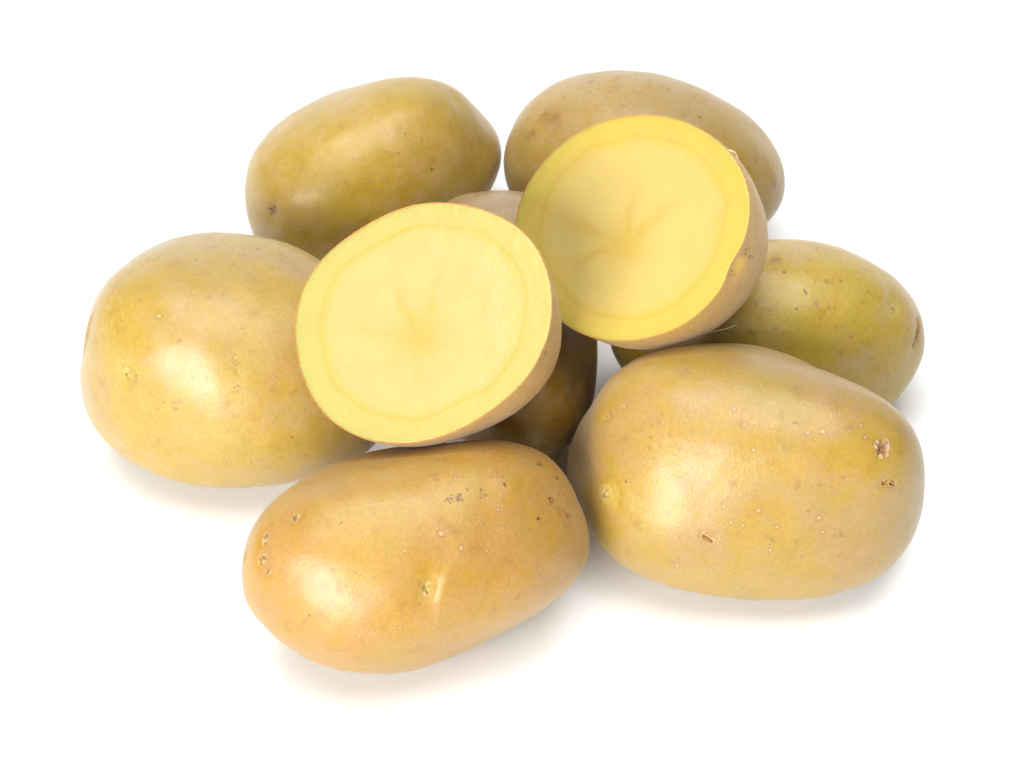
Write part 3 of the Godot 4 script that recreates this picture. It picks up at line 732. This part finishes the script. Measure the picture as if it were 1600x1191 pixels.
func half_skin(h: Cut, key: String, placed: Transform3D, root: Node3D) -> void:
	var nt := 420
	var nf := 90
	var p := PackedVector3Array()
	var c := PackedColorArray()
	var uv := PackedVector2Array()
	var index := PackedInt32Array()
	var lip := FastNoiseLite.new()
	lip.seed = 5 if key == "D" else 8
	lip.frequency = 0.9
	lip.fractal_octaves = 3
	var rows := nf + 3
	for i in nt + 1:
		var t := TAU * (i % nt) / nt
		var jag := 0.05 + 0.5 * maxf(0.0, lip.get_noise_2d(cos(t) * 29.0, sin(t) * 29.0) + 0.05)
		for j in rows:
			var q: Vector3
			var ink: Color
			if j == 0:        # the torn inner edge of the skin
				q = h.point(t, 0.0)
				q -= Vector3(q.x, 0, q.z).normalized() * (0.00028 + 0.0003 * maxf(0.0, lip.get_noise_2d(cos(t) * 60.0 + 40.0, sin(t) * 60.0))) + Vector3(0, 0.0001, 0)
			elif j == 1:
				q = h.point(t, 0.0)
				q += Vector3(0, jag * 0.001, 0) - Vector3(q.x, 0, q.z).normalized() * 0.00005
			else:
				var f := pow((j - 2.0) / nf, 1.35) * PI / 2.0
				q = h.point(t, f)
			ink = h.skin.tone(q, Vector3.UP * 9.0)
			if j < 2:
				ink = Color(ink.r * 0.8, ink.g * 0.68, ink.b * 0.6)
			ink.a = 1.0
			p.append(q)
			c.append(ink)
			uv.append(Vector2(float(i) / nt, (pow(maxf(j - 2.0, 0.0) / nf, 1.35))))
			if i < nt and j < rows - 1:
				var k := i * rows + j
				index.append_array([k, k + 1, k + rows + 1, k, k + rows + 1, k + rows])
	var m := skin_material(half_spots(key))
	m.roughness = 0.6
	m.rim = 0.3
	m.heightmap_scale = 0.012
	put("skin", placed, smooth(p, c, uv, index), m, root)


func strand(h: Cut, called: String, way: Array, thick: float, placed: Transform3D, root: Node3D) -> void:
	var curve := Curve3D.new()
	for q in way:      # round the dome, down the dome, and millimetres out of the skin
		var at := h.point(q[0], maxf(q[1], 0.0)) + Vector3(0, -0.03 * minf(q[1], 0.0), 0)
		curve.add_point(at + Vector3(cos(q[0]) * cos(q[1]), -sin(q[1]) * 0.4, -sin(q[0]) * cos(q[1])) * (q[2] + 0.05) * 0.001)
	for i in range(1, curve.point_count - 1):
		var d := (curve.get_point_position(i + 1) - curve.get_point_position(i - 1)) / 6.0
		curve.set_point_in(i, -d)
		curve.set_point_out(i, d)
	var p := PackedVector3Array()
	var c := PackedColorArray()
	var uv := PackedVector2Array()
	var index := PackedInt32Array()
	var n := 28
	for i in n + 1:
		var at := curve.sample_baked(curve.get_baked_length() * i / n, true)
		var ahead := (curve.sample_baked(curve.get_baked_length() * minf(i + 0.5, n) / n, true) - curve.sample_baked(curve.get_baked_length() * maxf(i - 0.5, 0.0) / n, true)).normalized()
		var side := ahead.cross(Vector3.UP).normalized()
		var top := side.cross(ahead)
		var r := thick * 0.001 * (1.0 - 0.75 * float(i) / n) * (1.0 + 0.3 * sin(i * 2.1))
		for k in 9:
			var a := TAU * k / 8.0
			p.append(at + (side * cos(a) + top * sin(a) * 0.7) * r)
			c.append(Color(0.66, 0.45, 0.24))
			uv.append(Vector2(k / 8.0, float(i) / n))
			if i < n and k < 8:
				var j := i * 9 + k
				index.append_array([j, j + 10, j + 1, j, j + 9, j + 10])
	var m := skin_material(null)
	m.roughness = 0.7
	put(called, placed, smooth(p, c, uv, index), m, root)


func half_spots(key: String) -> ImageTexture:
	var w := 1024
	var hh := 288
	var im := Image.create(w, hh, false, Image.FORMAT_RGBA8)
	im.fill(Color(0.6, 0.46, 0.26, 0.0))
	var list := []
	for i in 420:
		list.append([rng.randf() * TAU, rng.randf_range(0.0, 1.2), rng.randf_range(0.12, 0.42), [0, 1, 2, 2][i % 4], rng.randf_range(0.15, 0.6)])
	for i in 2600:     # short fibres of dry skin running round the half
		list.append([rng.randf() * TAU, absf(rng.randfn()) * 0.4, rng.randf_range(0.14, 0.3), [1, 2][i % 2], rng.randf_range(0.15, 0.5)])
	if key == "E":
		for i in 34:
			list.append([0.24 + rng.randfn() * 0.035, 0.05 + absf(rng.randfn()) * 0.06, rng.randf_range(0.15, 0.4), 0, 0.9])
		for i in 16:
			list.append([0.06 + rng.randfn() * 0.03, 0.03 + absf(rng.randfn()) * 0.03, rng.randf_range(0.12, 0.3), 0, 0.9])
		list.append([0.13, 0.07, 2.6, 4, 0.9])
	else:
		for i in 20:
			list.append([0.05 + rng.randfn() * 0.03, 0.06 + absf(rng.randfn()) * 0.04, rng.randf_range(0.12, 0.35), 0, 0.8])
		for i in 18:
			list.append([5.6 + rng.randfn() * 0.05, 0.05 + absf(rng.randfn()) * 0.05, rng.randf_range(0.12, 0.35), 0, 0.7])
	for q in list:
		var long: float = 29.0 * cos(q[1])       # millimetres per radian round the dome
		var rx: float = q[2] / long / TAU * w
		var ry: float = q[2] / 38.0 / (PI / 2.0) * hh
		var cx: float = q[0] / TAU * w
		var cy: float = q[1] / (PI / 2.0) * hh
		for y in range(maxi(0, int(cy - 2.0 * ry - 1)), mini(hh, int(cy + 2.0 * ry) + 2)):
			for x in range(int(cx - 2.0 * rx - 1), int(cx + 2.0 * rx) + 2):
				var k := Vector2((x + 0.5 - cx) / rx, (y + 0.5 - cy) / ry).length()
				var ink: Color
				match q[3]:
					0:
						ink = Color(0.10, 0.05, 0.02, 0.9 * (1.0 - smoothstep(0.4, 1.2, k)))
					1:
						ink = Color(0.50, 0.33, 0.14, 0.55 * (1.0 - smoothstep(0.3, 1.1, k)))
					2:
						ink = Color(0.30, 0.165, 0.055, 0.6 * (1.0 - smoothstep(0.2, 1.5, k)))
					_:
						ink = Color(0.56, 0.33, 0.05, 0.8 * (1.0 - smoothstep(0.4, 1.2, k)))
				ink.a *= q[4]
				lay(im, posmod(x, w), y, ink)
	return ImageTexture.create_from_image(im)


func half_face(h: Cut, key: String, placed: Transform3D, root: Node3D) -> void:
	var nt := 360
	var nr := 46
	var p := PackedVector3Array()
	var uv := PackedVector2Array()
	var index := PackedInt32Array()
	var wave := FastNoiseLite.new()
	wave.seed = 3 if key == "D" else 4
	wave.frequency = 0.05
	wave.fractal_octaves = 3
	for i in nt + 1:
		var t := TAU * (i % nt) / nt
		var q := h.point(t, 0.0)
		var far := Vector2(q.x, q.z)
		far *= 1.0 - 0.00012 / far.length()
		for j in nr + 1:
			var k := 1.0 - pow(1.0 - float(j) / nr, 1.5)
			var w := far * k
			var lift := 0.10 * wave.get_noise_2d(w.x * 1000.0, w.y * 1000.0) * (1.0 - pow(k, 6.0)) - 0.12 * smoothstep(0.985, 1.0, k)
			p.append(Vector3(w.x, lift * 0.001, w.y))
			uv.append(Vector2(w.x / 0.066 + 0.5, w.y / 0.066 + 0.5))
			if i < nt and j < nr:
				var a := i * (nr + 1) + j
				index.append_array([a, a + nr + 2, a + 1, a, a + nr + 1, a + nr + 2])
	var rows := 30
	var base := p.size()
	for i in nt + 1:      # the flesh goes on under the skin
		var t := TAU * (i % nt) / nt
		for j in rows + 1:
			var q := h.point(t, PI / 2.0 * j / rows) * 0.99
			if j == 0:
				q = p[i * (nr + 1) + nr]
			p.append(q)
			uv.append(Vector2(q.x / 0.066 + 0.5, q.z / 0.066 + 0.5))
			if i < nt and j < rows:
				var a := base + i * (rows + 1) + j
				index.append_array([a, a + 1, a + rows + 2, a, a + rows + 2, a + rows + 1])
	var m := StandardMaterial3D.new()
	m.resource_name = "potato_flesh"
	m.albedo_texture = paint_flesh(h, key)
	m.roughness = 0.3
	m.metallic_specular = 0.5
	m.subsurf_scatter_enabled = true
	m.subsurf_scatter_strength = 0.3
	m.heightmap_enabled = true
	m.heightmap_texture = paper_grain
	m.heightmap_scale = 0.013
	put("flesh", placed, smooth(p, PackedColorArray(), uv, index), m, root)


func paint_flesh(h: Cut, key: String) -> ImageTexture:
	var w := 400
	var im := Image.create(w, w, false, Image.FORMAT_RGB8)
	var n := FastNoiseLite.new()
	n.seed = 21 if key == "D" else 34
	n.frequency = 0.09
	n.fractal_octaves = 3
	var dots := FastNoiseLite.new()
	dots.seed = n.seed + 1
	dots.frequency = 0.5
	dots.fractal_octaves = 2
	var heart := Vector2(0.2, -4.1) if key == "D" else Vector2(0.0, -4.6)
	var arms: Array = [[2.40, 15.0, 1.0], [1.62, 17.0, 0.75], [0.05, 13.0, 0.6], [5.05, 15.0, 0.75], [3.35, 20.0, 0.6], [4.2, 12.0, 0.5]] if key == "D" else [[1.95, 15.0, 1.0], [1.15, 16.0, 1.0], [3.2, 22.0, 1.0], [4.0, 17.0, 0.9], [0.1, 10.0, 0.5], [5.3, 13.0, 0.5]]
	var rims := PackedFloat32Array()
	for i in 721:
		rims.append(h.rim(TAU * i / 720.0) * 1000.0)
	var outer := Color(0.418, 0.331, 0.095) if key == "D" else Color(0.455, 0.33, 0.063)
	var inner := Color(0.418, 0.338, 0.124) if key == "D" else Color(0.455, 0.343, 0.104)
	var pith := Color(0.424, 0.288, 0.057)
	for y in w:
		for x in w:
			var v := Vector2((x + 0.5) / w - 0.5, -((y + 0.5) / w - 0.5)) * 66.0      # millimetres, up the face
			var t := fposmod(v.angle(), TAU)
			var k := v.length() / rims[int(t / TAU * 720.0)]
			if k > 1.08:
				im.set_pixel(x, y, Color(0.423, 0.355, 0.105))
				continue
			var a := n.get_noise_2dv(v)
			var b := dots.get_noise_2dv(v)
			var ring := 0.80 + 0.035 * n.get_noise_2d(cos(t) * 14.0 + 50.0, sin(t) * 14.0)
			var c := inner.lerp(outer, smoothstep(ring - 0.16, ring + 0.1, k + 0.05 * a))
			var on := exp(-pow((k - ring) / 0.019, 2.0))
			var patchy := clampf(0.25 + 0.9 * n.get_noise_2d(cos(t) * 26.0, sin(t) * 26.0 + 90.0), 0.0, 1.0)
			c = c.lerp(Color(0.404, 0.273, 0.022), on * (0.3 + 0.6 * patchy * smoothstep(-0.05, 0.35, b)))
			c = c.lerp(Color(0.418, 0.307, 0.052), 0.22 * exp(-pow((k - ring + 0.01) / 0.05, 2.0)))
			var e := v - heart
			var g := exp(-e.length_squared() / 34.0) * 0.9
			for q in arms:
				var along := e.dot(Vector2.from_angle(q[0]))
				var off := e.dot(Vector2.from_angle(q[0] + PI / 2.0)) + 1.6 * a
				if along > 0.0:
					g = maxf(g, q[2] * 0.85 * exp(-off * off / (1.5 + 0.13 * along)) * (1.0 - smoothstep(0.2 * q[1], 1.25 * q[1], along)))
			c = c.lerp(pith, clampf(g * (1.0 + 0.5 * a), 0.0, 1.0))
			var green := smoothstep(0.93, 1.0, k) * 0.22
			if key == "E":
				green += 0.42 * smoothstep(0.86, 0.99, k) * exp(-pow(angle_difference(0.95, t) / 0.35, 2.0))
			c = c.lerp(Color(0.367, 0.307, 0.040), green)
			c = c * (1.0 + 0.035 * a + 0.02 * b)
			c.a = 1.0
			im.set_pixel(x, y, c.linear_to_srgb())
	return ImageTexture.create_from_image(im)
